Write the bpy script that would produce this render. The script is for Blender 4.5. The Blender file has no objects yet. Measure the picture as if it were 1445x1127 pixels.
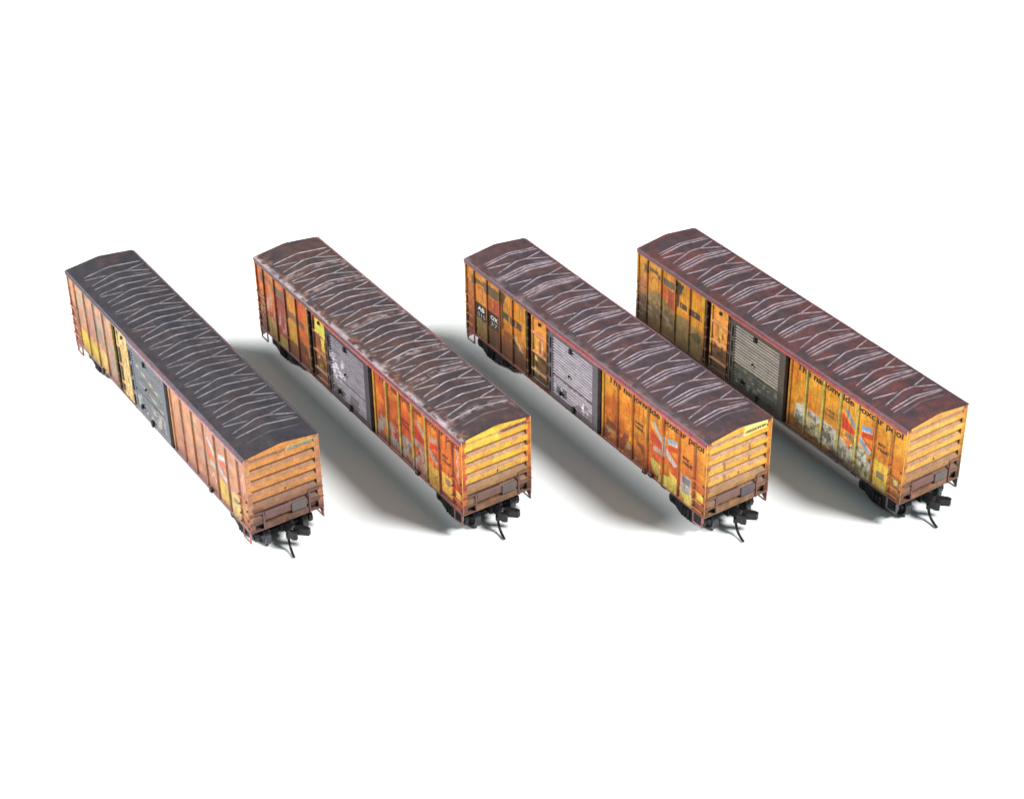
import bpy, math, random
import numpy as np
from mathutils import Matrix, Vector

# ------------------------------------------------------------------ scene, camera, light
S = 0.001905                      # one prototype foot at N scale, in metres
sc = bpy.context.scene
COL = sc.collection
L, HS, HA, WD = 53.18, 11.09, 11.68, 10.0
ZB = 3.5                          # body bottom above the table
DZ = ZB - 3.0                     # the camera solve had the body 3 ft up

W_PX = 1445.0
F_PX, PITCH, ROLL, HC = 2781.2343, 0.59446755, -0.01818975, 148.5609
cam_d = bpy.data.cameras.new('camera')
cam = bpy.data.objects.new('camera', cam_d); COL.objects.link(cam)
cam_d.sensor_fit = 'HORIZONTAL'; cam_d.sensor_width = 36.0
cam_d.lens = F_PX / W_PX * 36.0
cam_d.clip_start = 0.005; cam_d.clip_end = 50.0
cam.matrix_world = Matrix.Translation((0, 0, (HC + DZ) * S)) @ Matrix.Rotation(math.pi/2 - PITCH, 4, 'X') @ Matrix.Rotation(ROLL, 4, 'Z')
sc.camera = cam

world = bpy.data.worlds.new('World'); sc.world = world; world.use_nodes = True
bg = world.node_tree.nodes['Background']
bg.inputs['Strength'].default_value = 0.34
_nt = world.node_tree
_tc = _nt.nodes.new('ShaderNodeTexCoord'); _sp = _nt.nodes.new('ShaderNodeSeparateXYZ'); _cr = _nt.nodes.new('ShaderNodeValToRGB')
_nt.links.new(_tc.outputs['Generated'], _sp.inputs['Vector']); _nt.links.new(_sp.outputs['Z'], _cr.inputs['Fac'])
_cr.color_ramp.elements[0].position = 0.15; _cr.color_ramp.elements[0].color = (0.06, 0.075, 0.08, 1)   # dim room
_cr.color_ramp.elements[1].position = 0.75; _cr.color_ramp.elements[1].color = (0.70, 0.95, 1.0, 1)     # pale ceiling
_nt.links.new(_cr.outputs['Color'], bg.inputs['Color'])

def softbox(name, az, el, dist, size, watts, color, target=(0, 214*S, 0.01)):
    """az: degrees from +X (photo right), counter-clockwise seen from above"""
    a, e = math.radians(az), math.radians(el)
    d = Vector((math.cos(a)*math.cos(e), math.sin(a)*math.cos(e), math.sin(e)))
    ld = bpy.data.lights.new(name, 'AREA'); ld.shape = 'DISK'; ld.size = size
    ld.energy = watts; ld.color = color
    o = bpy.data.objects.new(name, ld); COL.objects.link(o)
    o.location = Vector(target) + d*dist
    o.rotation_euler = d.to_track_quat('Z', 'Y').to_euler()
    return o
softbox('softbox_from_right', -22, 49, 4.0, 1.05, 240, (0.985, 1.0, 1.0))
softbox('softbox_from_left', 174, 34, 4.0, 1.05, 300, (0.99, 1.0, 1.0))

sc.view_settings.view_transform = 'Standard'; sc.view_settings.look = 'None'
sc.view_settings.exposure = 0.0; sc.view_settings.gamma = 1.0
sc.view_settings.use_curve_mapping = False
sc.render.engine = 'CYCLES'

# ------------------------------------------------------------------ helpers
def lin(c):
    c = np.asarray(c, float)/255.0
    return np.where(c <= 0.04045, c/12.92, ((c+0.055)/1.055)**2.4)

def vnoise(x, y, seed=0):
    xi = np.floor(x).astype(np.int64); yi = np.floor(y).astype(np.int64)
    fx = x - xi; fy = y - yi
    fx = fx*fx*(3-2*fx); fy = fy*fy*(3-2*fy)
    def h(a, b):
        n = (a*374761393 + b*668265263 + seed*1442695041) & 0xffffffff
        n = ((n ^ (n >> 13))*1274126177) & 0xffffffff
        n = n ^ (n >> 16)
        return (n & 0xffff)/65535.0
    return ((h(xi, yi)*(1-fx)+h(xi+1, yi)*fx)*(1-fy) + (h(xi, yi+1)*(1-fx)+h(xi+1, yi+1)*fx)*fy)

def fbm(x, y, seed=0, oct=4):
    t = 0; a = 0.5; s = 0
    for k in range(oct):
        t = t + a*vnoise(x*2**k, y*2**k, seed+k*17); s += a; a *= 0.55
    return t/s

def sm(a, b, x):
    t = np.clip((x-a)/(b-a), 0, 1)
    return t*t*(3-2*t)

def inpoly(X, Y, pts):
    r = np.zeros(X.shape, bool); n = len(pts)
    for i in range(n):
        x1, y1 = pts[i]; x2, y2 = pts[(i+1) % n]
        if y1 == y2: continue
        c = ((y1 > Y) != (y2 > Y)) & (X < (x2-x1)*(Y-y1)/(y2-y1)+x1)
        r ^= c
    return r

def seg_dist(X, Y, p, q):
    px, py = p; qx, qy = q
    dx, dy = qx-px, qy-py
    t = np.clip(((X-px)*dx+(Y-py)*dy)/(dx*dx+dy*dy+1e-9), 0, 1)
    return np.hypot(X-px-t*dx, Y-py-t*dy)

def grade(C, k, desat):
    g_ = C.mean(-1, keepdims=True)
    return (C*(1-desat)+g_*desat)*k

def blend(C, m, col):
    m = np.asarray(m, float)[..., None]
    return C*(1-m) + np.asarray(col)*m

def link(name, me, mat, parent):
    o = bpy.data.objects.new(name, me); COL.objects.link(o)
    if mat is not None and len(me.materials) == 0: me.materials.append(mat)
    if parent is not None: o.parent = parent
    return o

def mesh_from(name, verts, faces, cols=None, smooth=False):
    me = bpy.data.meshes.new(name)
    v = np.asarray(verts, float)*S
    me.from_pydata(v.tolist(), [], [tuple(f) for f in faces])
    if cols is not None:
        a = me.color_attributes.new('Col', 'FLOAT_COLOR', 'POINT')
        cc = np.ones((len(v), 4)); cc[:, :3] = cols
        a.data.foreach_set('color', cc.ravel())
    if smooth: me.polygons.foreach_set('use_smooth', [True]*len(me.polygons))
    me.update()
    return me

class MB:
    """collects boxes, tubes and prisms (in feet) into one mesh"""
    def __init__(s): s.v = []; s.f = []; s.c = []
    def add(s, vs, fs, col=(0.5, 0.5, 0.5)):
        n = len(s.v); s.v += [tuple(p) for p in vs]; s.f += [tuple(i+n for i in f) for f in fs]
        s.c += [tuple(col)]*len(vs)
    def box(s, x0, x1, y0, y1, z0, z1, col=(0.5, 0.5, 0.5), bev=0.0):
        if bev <= 0:
            vs = [(x, y, z) for x in (x0, x1) for y in (y0, y1) for z in (z0, z1)]
            s.add(vs, [(0, 1, 3, 2), (4, 6, 7, 5), (0, 4, 5, 1), (2, 3, 7, 6), (0, 2, 6, 4), (1, 5, 7, 3)], col)
        else:
            b = bev
            vs = []
            for x, sx in ((x0, 1), (x1, -1)):
                for y, sy in ((y0, 1), (y1, -1)):
                    for z, sz in ((z0, 1), (z1, -1)):
                        vs += [(x, y+sy*b, z+sz*b), (x+sx*b, y, z+sz*b), (x+sx*b, y+sy*b, z)]
            def i(a, b_, c, k): return (a*4+b_*2+c)*3+k
            fs = []
            for a in (0, 1): fs.append([i(a, 0, 0, 0), i(a, 0, 1, 0), i(a, 1, 1, 0), i(a, 1, 0, 0)])
            for b_ in (0, 1): fs.append([i(0, b_, 0, 1), i(0, b_, 1, 1), i(1, b_, 1, 1), i(1, b_, 0, 1)])
            for c in (0, 1): fs.append([i(0, 0, c, 2), i(0, 1, c, 2), i(1, 1, c, 2), i(1, 0, c, 2)])
            for a in (0, 1):
                for b_ in (0, 1): fs.append([i(a, b_, 0, 0), i(a, b_, 1, 0), i(a, b_, 1, 1), i(a, b_, 0, 1)])
            for a in (0, 1):
                for c in (0, 1): fs.append([i(a, 0, c, 0), i(a, 1, c, 0), i(a, 1, c, 2), i(a, 0, c, 2)])
            for b_ in (0, 1):
                for c in (0, 1): fs.append([i(0, b_, c, 1), i(1, b_, c, 1), i(1, b_, c, 2), i(0, b_, c, 2)])
            for a in (0, 1):
                for b_ in (0, 1):
                    for c in (0, 1): fs.append([i(a, b_, c, 0), i(a, b_, c, 1), i(a, b_, c, 2)])
            s.add(vs, fs, col)
    def tube(s, pts, r, n=8, col=(0.5, 0.5, 0.5)):
        pts = [Vector(p) for p in pts]; rs = r if isinstance(r, (list, tuple)) else [r]*len(pts)
        vs = []; fs = []
        up = None
        for k, p in enumerate(pts):
            d = (pts[min(k+1, len(pts)-1)] - pts[max(k-1, 0)]).normalized()
            a = d.orthogonal().normalized() if up is None else (up - d*up.dot(d)).normalized()
            up = a; b = d.cross(a)
            for j in range(n):
                t = 2*math.pi*j/n
                vs.append(p + (a*math.cos(t)+b*math.sin(t))*rs[k])
        for k in range(len(pts)-1):
            for j in range(n):
                fs.append((k*n+j, k*n+(j+1) % n, (k+1)*n+(j+1) % n, (k+1)*n+j))
        fs.append(tuple(range(n))[::-1]); fs.append(tuple((len(pts)-1)*n+j for j in range(n)))
        s.add(vs, fs, col)
    def prism(s, poly, y0, y1, col=(0.5, 0.5, 0.5)):
        """polygon in x,z extruded along y"""
        n = len(poly)
        vs = [(x, y0, z) for x, z in poly]+[(x, y1, z) for x, z in poly]
        fs = [tuple(range(n)), tuple(range(2*n-1, n-1, -1))]+[(i, i+n, (i+1) % n+n, (i+1) % n) for i in range(n)]
        s.add(vs, fs, col)
    def lathe_y(s, prof, cx, cz, n=28, col=(0.5, 0.5, 0.5)):
        """profile (y, r) revolved about an axis parallel to y"""
        vs = []; fs = []
        for (y, r) in prof:
            for j in range(n):
                t = 2*math.pi*j/n; vs.append((cx+r*math.cos(t), y, cz+r*math.sin(t)))
        for k in range(len(prof)-1):
            for j in range(n): fs.append((k*n+j, k*n+(j+1) % n, (k+1)*n+(j+1) % n, (k+1)*n+j))
        s.add(vs, fs, col)
    def mesh(s, name, smooth=False): return mesh_from(name, s.v, s.f, s.c, smooth)
    def build(s, name, mat, parent, smooth=False): return link(name, s.mesh(name, smooth), mat, parent)

# ------------------------------------------------------------------ materials
def nodes(name):
    m = bpy.data.materials.new(name); m.use_nodes = True
    nt = m.node_tree; b = nt.nodes['Principled BSDF']
    return m, nt, b

def paint(name, rough=0.55, spec=0.35, speck=0.5, bump=0.25):
    """weathered paint: colour pattern from the mesh's own paint layer, broken up by fine procedural grain"""
    m, nt, b = nodes(name)
    at = nt.nodes.new('ShaderNodeAttribute'); at.attribute_name = 'Col'
    tc = nt.nodes.new('ShaderNodeTexCoord')
    n1 = nt.nodes.new('ShaderNodeTexNoise'); n1.inputs['Scale'].default_value = 2600; n1.inputs['Detail'].default_value = 5; n1.inputs['Roughness'].default_value = 0.75
    n2 = nt.nodes.new('ShaderNodeTexNoise'); n2.inputs['Scale'].default_value = 520; n2.inputs['Detail'].default_value = 4
    nt.links.new(tc.outputs['Object'], n1.inputs['Vector']); nt.links.new(tc.outputs['Object'], n2.inputs['Vector'])
    r1 = nt.nodes.new('ShaderNodeMapRange'); r1.inputs['From Min'].default_value = 0.3; r1.inputs['From Max'].default_value = 0.7
    r1.inputs['To Min'].default_value = 1-0.42*speck; r1.inputs['To Max'].default_value = 1+0.34*speck
    nt.links.new(n1.outputs['Fac'], r1.inputs['Value'])
    r2 = nt.nodes.new('ShaderNodeMapRange'); r2.inputs['From Min'].default_value = 0.35; r2.inputs['From Max'].default_value = 0.65
    r2.inputs['To Min'].default_value = 0.90; r2.inputs['To Max'].default_value = 1.08
    nt.links.new(n2.outputs['Fac'], r2.inputs['Value'])
    mu = nt.nodes.new('ShaderNodeMath'); mu.operation = 'MULTIPLY'
    nt.links.new(r1.outputs['Result'], mu.inputs[0]); nt.links.new(r2.outputs['Result'], mu.inputs[1])
    vm = nt.nodes.new('ShaderNodeVectorMath'); vm.operation = 'SCALE'
    nt.links.new(at.outputs['Color'], vm.inputs[0]); nt.links.new(mu.outputs['Value'], vm.inputs['Scale'])
    nt.links.new(vm.outputs['Vector'], b.inputs['Base Color'])
    rr = nt.nodes.new('ShaderNodeMapRange'); rr.inputs['To Min'].default_value = rough-0.08; rr.inputs['To Max'].default_value = rough+0.15
    nt.links.new(n2.outputs['Fac'], rr.inputs['Value']); nt.links.new(rr.outputs['Result'], b.inputs['Roughness'])
    b.inputs['Specular IOR Level'].default_value = spec
    bp = nt.nodes.new('ShaderNodeBump'); bp.inputs['Strength'].default_value = bump; bp.inputs['Distance'].default_value = 0.00006
    nt.links.new(n1.outputs['Fac'], bp.inputs['Height']); nt.links.new(bp.outputs['Normal'], b.inputs['Normal'])
    return m

def plain(name, col, rough=0.5, metal=0.0, spec=0.4, vary=0.25, scale=1500):
    m, nt, b = nodes(name)
    tc = nt.nodes.new('ShaderNodeTexCoord')
    n1 = nt.nodes.new('ShaderNodeTexNoise'); n1.inputs['Scale'].default_value = scale; n1.inputs['Detail'].default_value = 4
    nt.links.new(tc.outputs['Object'], n1.inputs['Vector'])
    cr = nt.nodes.new('ShaderNodeValToRGB')
    cr.color_ramp.elements[0].position = 0.3; cr.color_ramp.elements[1].position = 0.7
    cr.color_ramp.elements[0].color = (*[c*(1-vary) for c in col], 1); cr.color_ramp.elements[1].color = (*[min(1, c*(1+vary)) for c in col], 1)
    nt.links.new(n1.outputs['Fac'], cr.inputs['Fac']); nt.links.new(cr.outputs['Color'], b.inputs['Base Color'])
    b.inputs['Roughness'].default_value = rough; b.inputs['Metallic'].default_value = metal
    b.inputs['Specular IOR Level'].default_value = spec
    return m

M_PAINT = paint('weathered_paint', 0.5, 0.35, 0.6)
M_ROOF = paint('dusty_roof_paint', 0.6, 0.25, 0.75, 0.35)
M_DOOR = paint('door_paint', 0.6, 0.25, 0.6)
M_BLACK = plain('black_plastic', (0.009, 0.009, 0.010), 0.45, 0, 0.35)
M_UNDER = plain('underframe_black', (0.02, 0.017, 0.016), 0.7, 0, 0.3)
M_WHEEL = plain('blackened_wheel_metal', (0.06, 0.06, 0.065), 0.28, 0.85, 0.5)
M_TREAD = plain('polished_tread', (0.62, 0.62, 0.64), 0.2, 1.0, 0.5, 0.08)
M_INK = plain('black_lettering', (0.035, 0.022, 0.016), 0.6, 0, 0.3, 0.6, 2200)
M_INK2 = plain('faded_black_lettering', (0.12, 0.07, 0.035), 0.6, 0, 0.3, 0.4, 2200)
M_INKRED = plain('rust_dimmed_lettering', (0.13, 0.03, 0.014), 0.6, 0, 0.3, 0.4, 2200)
M_INKW = plain('white_lettering', (0.62, 0.62, 0.60), 0.6, 0, 0.3, 0.3, 2200)
M_INKG = plain('grey_number_lettering', (0.22, 0.23, 0.20), 0.6, 0, 0.3, 0.3, 2200)

# table: a seamless white sheet
m, nt, b = nodes('white_sheet')
b.inputs['Base Color'].default_value = (0.86, 0.86, 0.855, 1); b.inputs['Roughness'].default_value = 0.85
b.inputs['Specular IOR Level'].default_value = 0.1
tc = nt.nodes.new('ShaderNodeTexCoord'); n1 = nt.nodes.new('ShaderNodeTexNoise'); n1.inputs['Scale'].default_value = 900
nt.links.new(tc.outputs['Object'], n1.inputs['Vector'])
bp = nt.nodes.new('ShaderNodeBump'); bp.inputs['Strength'].default_value = 0.05; bp.inputs['Distance'].default_value = 0.0001
nt.links.new(n1.outputs['Fac'], bp.inputs['Height']); nt.links.new(bp.outputs['Normal'], b.inputs['Normal'])
M_SHEET = m
g = MB()
NX = 24
for i in range(NX):
    for j in range(NX):
        x0 = -1100+2200*i/NX; x1 = -1100+2200*(i+1)/NX; y0 = -500+2200*j/NX; y1 = -500+2200*(j+1)/NX
        g.add([(x0, y0, 0), (x1, y0, 0), (x1, y1, 0), (x0, y1, 0)], [(0, 1, 2, 3)])
tb = g.build('table_surface', M_SHEET, None)
tb['kind'] = 'structure'; tb['label'] = 'plain white sheet the four model boxcars stand on'

# ------------------------------------------------------------------ height-field panel
def panel(name, A, H, depth, cols, mapf, mat, parent, skirt=0.35):
    """A,H 1-D coordinates; depth/cols on the grid; mapf(a,h,d)->xyz, d outward. Closed with a skirt going inward."""
    na, nh = len(A), len(H)
    AA, HH = np.meshgrid(A, H, indexing='ij')
    P = mapf(AA, HH, depth).reshape(-1, 3)
    C = cols.reshape(-1, 3)
    idx = np.arange(na*nh).reshape(na, nh)
    f = np.stack([idx[:-1, :-1], idx[1:, :-1], idx[1:, 1:], idx[:-1, 1:]], -1).reshape(-1, 4)
    ring = np.concatenate([idx[:, 0], idx[-1, 1:], idx[-2::-1, -1], idx[0, -2:0:-1]])
    av, hv = AA.ravel()[ring], HH.ravel()[ring]
    base = mapf(av, hv, np.full(av.shape, -skirt))
    n0 = len(P); k = len(ring)
    P = np.concatenate([P, base]); C = np.concatenate([C, C[ring]])
    j = np.arange(k); jn = (j+1) % k
    fs = np.stack([ring[j], n0+j, n0+jn, ring[jn]], -1)
    me = mesh_from(name, P, np.concatenate([f, fs]).tolist(), C)
    return link(name, me, mat, parent)

def map_side(a, h, d): return np.stack([a-L/2, -(5.0+d), ZB+h], -1)
def map_end(b_, h, d): return np.stack([L/2+d, b_, ZB+h], -1)

def text_mesh(txt, size, sx=1.0, bold=0.0, ext=0.012, align='LEFT', space=1.0, line=1.0):
    cu = bpy.data.curves.new('lettering', 'FONT'); cu.body = txt; cu.size = size
    cu.offset = bold; cu.extrude = ext; cu.align_x = align; cu.space_character = space; cu.space_line = line
    cu.resolution_u = 3
    o = bpy.data.objects.new('tmp', cu); COL.objects.link(o)
    bpy.context.view_layer.update()
    me = bpy.data.meshes.new_from_object(o.evaluated_get(bpy.context.evaluated_depsgraph_get()))
    bpy.data.objects.remove(o); bpy.data.curves.remove(cu)
    v = np.zeros(len(me.vertices)*3); me.vertices.foreach_get('co', v); v = v.reshape(-1, 3); v[:, 0] *= sx
    return me, v

def lettering(txt, where, a, h, size, mat, parent, d, sx=1.0, bold=0.0, width=None, ext=0.012, space=1.0, line=1.0, name='lettering', shear=0.0, rise=0.0):
    me, v = text_mesh(txt, size, 1.0, bold, ext, space=space, line=line)
    if width: sx = width/(v[:, 0].max()-v[:, 0].min())
    v[:, 0] = (v[:, 0]-v[:, 0].min())*sx
    aa = a+v[:, 0]+v[:, 1]*shear; hh = h+v[:, 1]+v[:, 0]*rise
    P = (map_side if where == 'side' else map_end)(aa, hh, d+v[:, 2])*S
    me.vertices.foreach_set('co', P.ravel()); me.materials.clear(); me.materials.append(mat); me.update()
    return link(name, me, mat, parent)

# ------------------------------------------------------------------ side wall
RIBS = [2.28, 5.45, 8.58, 11.7, 14.9, 35.4, 38.55, 41.65, 44.8, 47.92, 51.0]

def side_depth(A, H, ribw):
    d = np.full(A.shape, -0.16)
    for r in RIBS:
        w = 0.15 if r in ribw else 0.08
        d = np.maximum(d, -0.16+0.2*(1-sm(w, w+0.1, np.abs(A-r)))*sm(0.2, 0.35, H)*(1-sm(10.35, 10.5, H)))
    d = np.where(A > 52.85, 0.0, d); d = np.where(A < 0.35, 0.0, d)
    d = np.where((A > 32.1) & (A < 32.5), 0.0, d)
    d = np.where(H < 0.28, 0.03, d)
    d = np.where(H > 10.62, 0.0, d)
    rec = ((A > 15.25) & (A < 16.25)) | ((A > 19.9) & (A < 20.7)) | ((A > 31.6) & (A < 32.08))
    d = np.where(rec & (H > 0.3) & (H < 10.6), -0.55, d)
    d = np.where((A > 16.2) & (A < 19.95) & (H > 0.3) & (H < 10.6), -0.5, d)
    d = np.where((A > 20.6) & (A < 31.7) & (H > 0.3) & (H < 10.6), -0.5, d)
    return d

def apply_marks(C, A, H, marks, seed):
    jx = (fbm(A*2.2, H*2.2, seed+5)-0.5); jy = (fbm(A*2.2, H*2.2, seed+9)-0.5)
    for mk in marks:
        kind = mk[0]
        if kind == 'rect':     # rect a0,a1,h0,h1,col,alpha,jit
            _, a0, a1, h0, h1, col, al, jit = mk
            X, Y = A+jx*jit, H+jy*jit
            m_ = (X > a0) & (X < a1) & (Y > h0) & (Y < h1)
            C = blend(C, m_*al, lin(col))
        elif kind == 'poly':
            _, pts, col, al, jit = mk
            C = blend(C, inpoly(A+jx*jit, H+jy*jit, pts)*al, lin(col))
        elif kind == 'line':
            _, pts, w, col, al = mk
            for p, q in zip(pts[:-1], pts[1:]):
                C = blend(C, (1-sm(w*0.6, w*1.1, seg_dist(A+jx*0.15, H+jy*0.15, p, q)))*al, lin(col))
        elif kind == 'blot':   # soft blotch in region where noise is high
            _, a0, a1, h0, h1, col, al, sc_, thr = mk
            inn = sm(a0-0.3, a0+0.3, A)*(1-sm(a1-0.3, a1+0.3, A))*sm(h0-0.4, h0+0.4, H)*(1-sm(h1-0.4, h1+0.4, H))
            n = fbm(A*sc_, H*sc_, seed+int(a0*7+h0*3))
            C = blend(C, inn*sm(thr, thr+0.12, n)*al, lin(col))
    return C

EMB_L = [('blue', [(42.35, 8.0), (42.95, 8.35), (44.55, 6.6), (44.55, 6.25), (44.3, 6.1)]),
         ('red', [(42.05, 7.5), (44.2, 5.95), (44.6, 5.55), (44.6, 5.1), (42.1, 5.2)]),
         ('grey', [(42.9, 5.0), (44.6, 4.95), (44.6, 4.3), (42.7, 4.25)])]
EMB_R = [('blue', [(45.55, 7.45), (47.3, 7.9), (47.45, 7.3), (45.6, 6.85)]),
         ('white', [(45.6, 6.84), (47.45, 7.29), (47.45, 7.1), (45.6, 6.66)]),
         ('red', [(45.7, 6.6), (47.6, 7.05), (47.65, 6.3), (45.75, 5.8)]),
         ('red', [(45.35, 5.9), (45.85, 5.85), (47.65, 5.0), (47.6, 4.5)]),
         ('white', [(45.3, 5.78), (45.38, 5.88), (47.6, 4.48), (47.5, 4.35)]),
         ('blue', [(45.3, 5.75), (47.45, 4.33), (47.0, 3.85), (45.3, 4.9)])]

def emblem_marks(cols, al, jit=0.05):
    return [('poly', p, cols[c], al, jit) for c, p in EMB_L+EMB_R if cols.get(c)]

def paint_side(cfg, A, H):
    sd = cfg['seed']
    n1 = fbm(A*0.45, H*0.35, sd); n2 = fbm(A*1.3, H*0.5, sd+3); n3 = fbm(A*4, H*1.2, sd+8)
    C = np.zeros(A.shape+(3,))+lin(cfg['base'])
    C = blend(C, sm(0.42, 0.66, n1)*cfg.get('mix', 0.7), lin(cfg['base2']))
    # panels each take their own tone
    pk = np.searchsorted(np.array(RIBS), A)
    for k in range(12):
        t = (math.sin(k*12.9+sd*3.1)*43758.5) % 1
        C = np.where((pk == k)[..., None], C*(0.90+0.2*t), C)
    far = A < 15.3
    if cfg.get('farbase') is not None:
        C = blend(C, far*0.8*sm(0.3, 0.6, n2), lin(cfg['farbase']))
    hl = sm(0.50, 0.64, fbm(A*0.8, H*0.55, sd+71))*sm(4.0, 9.0, H)
    C = blend(C, hl*0.6, lin(cfg.get('hicol', (246, 178, 52))))
    low = 1-sm(0.5, cfg.get('lowh', 7.5)*(0.7+0.6*n1), H)
    C = blend(C, low*sm(0.25, 0.65, fbm(A*0.7, H*0.9, sd+61))*cfg.get('low', 0.45), lin(cfg.get('lowcol', (150, 74, 32))))
    mt = sm(0.52, 0.63, fbm(A*1.6, H*1.3, sd+77))*(1-sm(2.0, 8.0, H))
    C = blend(C, mt*cfg.get('mottle', 0.5), lin(cfg.get('mottlecol', (84, 50, 30))))
    C = apply_marks(C, A, H, cfg['marks'], sd)
    # painted posts
    for r in RIBS:
        if r in cfg['yribs']:
            C = blend(C, (np.abs(A-r) < 0.24)*(H < 10.45)*0.92, lin(cfg['ribcol']))
        else:
            C = blend(C, (np.abs(A-r) < 0.13)*(H < 10.45)*cfg.get('ribal', 0.45), lin(cfg['rib2']))
        # shade beside each post, painted as a dark line along its left foot
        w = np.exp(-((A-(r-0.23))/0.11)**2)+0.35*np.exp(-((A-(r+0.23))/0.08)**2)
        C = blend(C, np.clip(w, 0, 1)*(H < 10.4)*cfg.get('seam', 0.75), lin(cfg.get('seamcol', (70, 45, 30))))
    if cfg.get('edgeY'):
        C = blend(C, ((A > 32.1) & (A < 32.5))*0.9, lin(cfg['edgeY']))
    C = np.where(((A > 15.1) & (A < 16.3))[..., None], lin((38, 30, 26)), C)
    C = np.where(((A > 19.85) & (A < 32.08))[..., None], lin((34, 30, 30)), C)  # door opening and gap painted near black, their shade put into the colour
    # yellow strip right beside the dark column
    C = blend(C, (np.abs(A-14.95) < 0.22)*(H > cfg.get('y15', 6))*(n3 > 0.35), lin((214, 190, 60)))
    # rust and grime climbing from the sill; streaks run down from the eaves
    gr = cfg['grime']
    gh = cfg['grimeh']*(0.5+1.0*n2)
    C = blend(C, (1-sm(gh*0.25, gh, H))*gr, lin(cfg['grimecol']))
    if cfg.get('fargrime'):
        gf = 5.0*(0.55+0.9*n2)
        C = blend(C, far*(1-sm(gf*0.3, gf, H))*cfg['fargrime'], lin(cfg['fargrimecol']))
    C = apply_marks(C, A, H, [m_[:-2]+(m_[-2]*0.65, m_[-1]) if m_[0] in ('rect', 'poly') else m_[:-1]+(m_[-1]*0.65,) if m_[0] != 'blot' else m_[:6]+(m_[6]*0.7,)+m_[7:] for m_ in cfg['marks']], sd)
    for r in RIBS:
        C = blend(C, np.exp(-((A-(r-0.23))/0.11)**2)*(H < 10.4)*cfg.get('seam', 0.75)*0.95, lin(cfg.get('seamcol', (70, 45, 30))))  # post shade painted again over the grime
        if r in cfg['yribs']: C = blend(C, (np.abs(A-r) < 0.2)*(H < 10.45)*(H > 1.2+2*n1)*0.85, lin(cfg['ribcol']))
    st = sm(0.62, 0.78, fbm(A*3.5, H*0.25, sd+21))
    C = blend(C, st*cfg.get('streak', 0.35), lin(cfg.get('streakcol', (120, 60, 28))))
    st = sm(0.66, 0.8, fbm(A*2.5, H*2.5, sd+31))
    C = blend(C, st*cfg.get('spots', 0.35), lin((120, 62, 35)))
    # paint worn unevenly: darker smears and drips, brighter rubbed spots
    C = C*(0.66+0.68*fbm(A*1.1, H*0.8, sd+91))[..., None]
    dr = sm(0.56, 0.70, fbm(A*5.0, H*0.35, sd+95))*sm(0.3, 0.6, fbm(A*0.6, H*0.4, sd+97))
    C = blend(C, dr*cfg.get('drip', 0.45), lin(cfg.get('dripcol', (92, 48, 26))))
    # sill and top chord
    C = blend(C, (H < 0.3)*0.85, lin(cfg['sill']))
    C = blend(C, (H > 10.55)*0.9, lin(cfg['chord']))
    C = blend(C, sm(0.66, 0.72, fbm(A*6, H*6, sd+41))*0.45, lin((60, 40, 30)))
    return C

def paint_door(cfg, A, H, corr):
    sd = cfg['seed']+100
    n2 = fbm(A*1.1, H*0.6, sd)
    C = np.zeros(A.shape+(3,))+lin(cfg['doorframe'])
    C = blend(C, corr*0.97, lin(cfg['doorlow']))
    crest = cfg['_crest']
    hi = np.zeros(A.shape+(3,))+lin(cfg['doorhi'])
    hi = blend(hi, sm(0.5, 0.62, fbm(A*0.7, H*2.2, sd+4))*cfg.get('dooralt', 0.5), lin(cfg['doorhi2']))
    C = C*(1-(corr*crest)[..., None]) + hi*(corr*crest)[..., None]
    C = apply_marks(C, A, H, cfg['doormarks'], sd)
    C = blend(C, sm(0.6, 0.75, fbm(A*5, H*5, sd+7))*0.35, lin((50, 45, 45)))
    C = blend(C, (1-sm(0.2, 1.6+1.5*n2, H))*cfg.get('doorgrime', 0.6), lin(cfg.get('doorgc', (60, 52, 50))))
    return C

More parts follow.
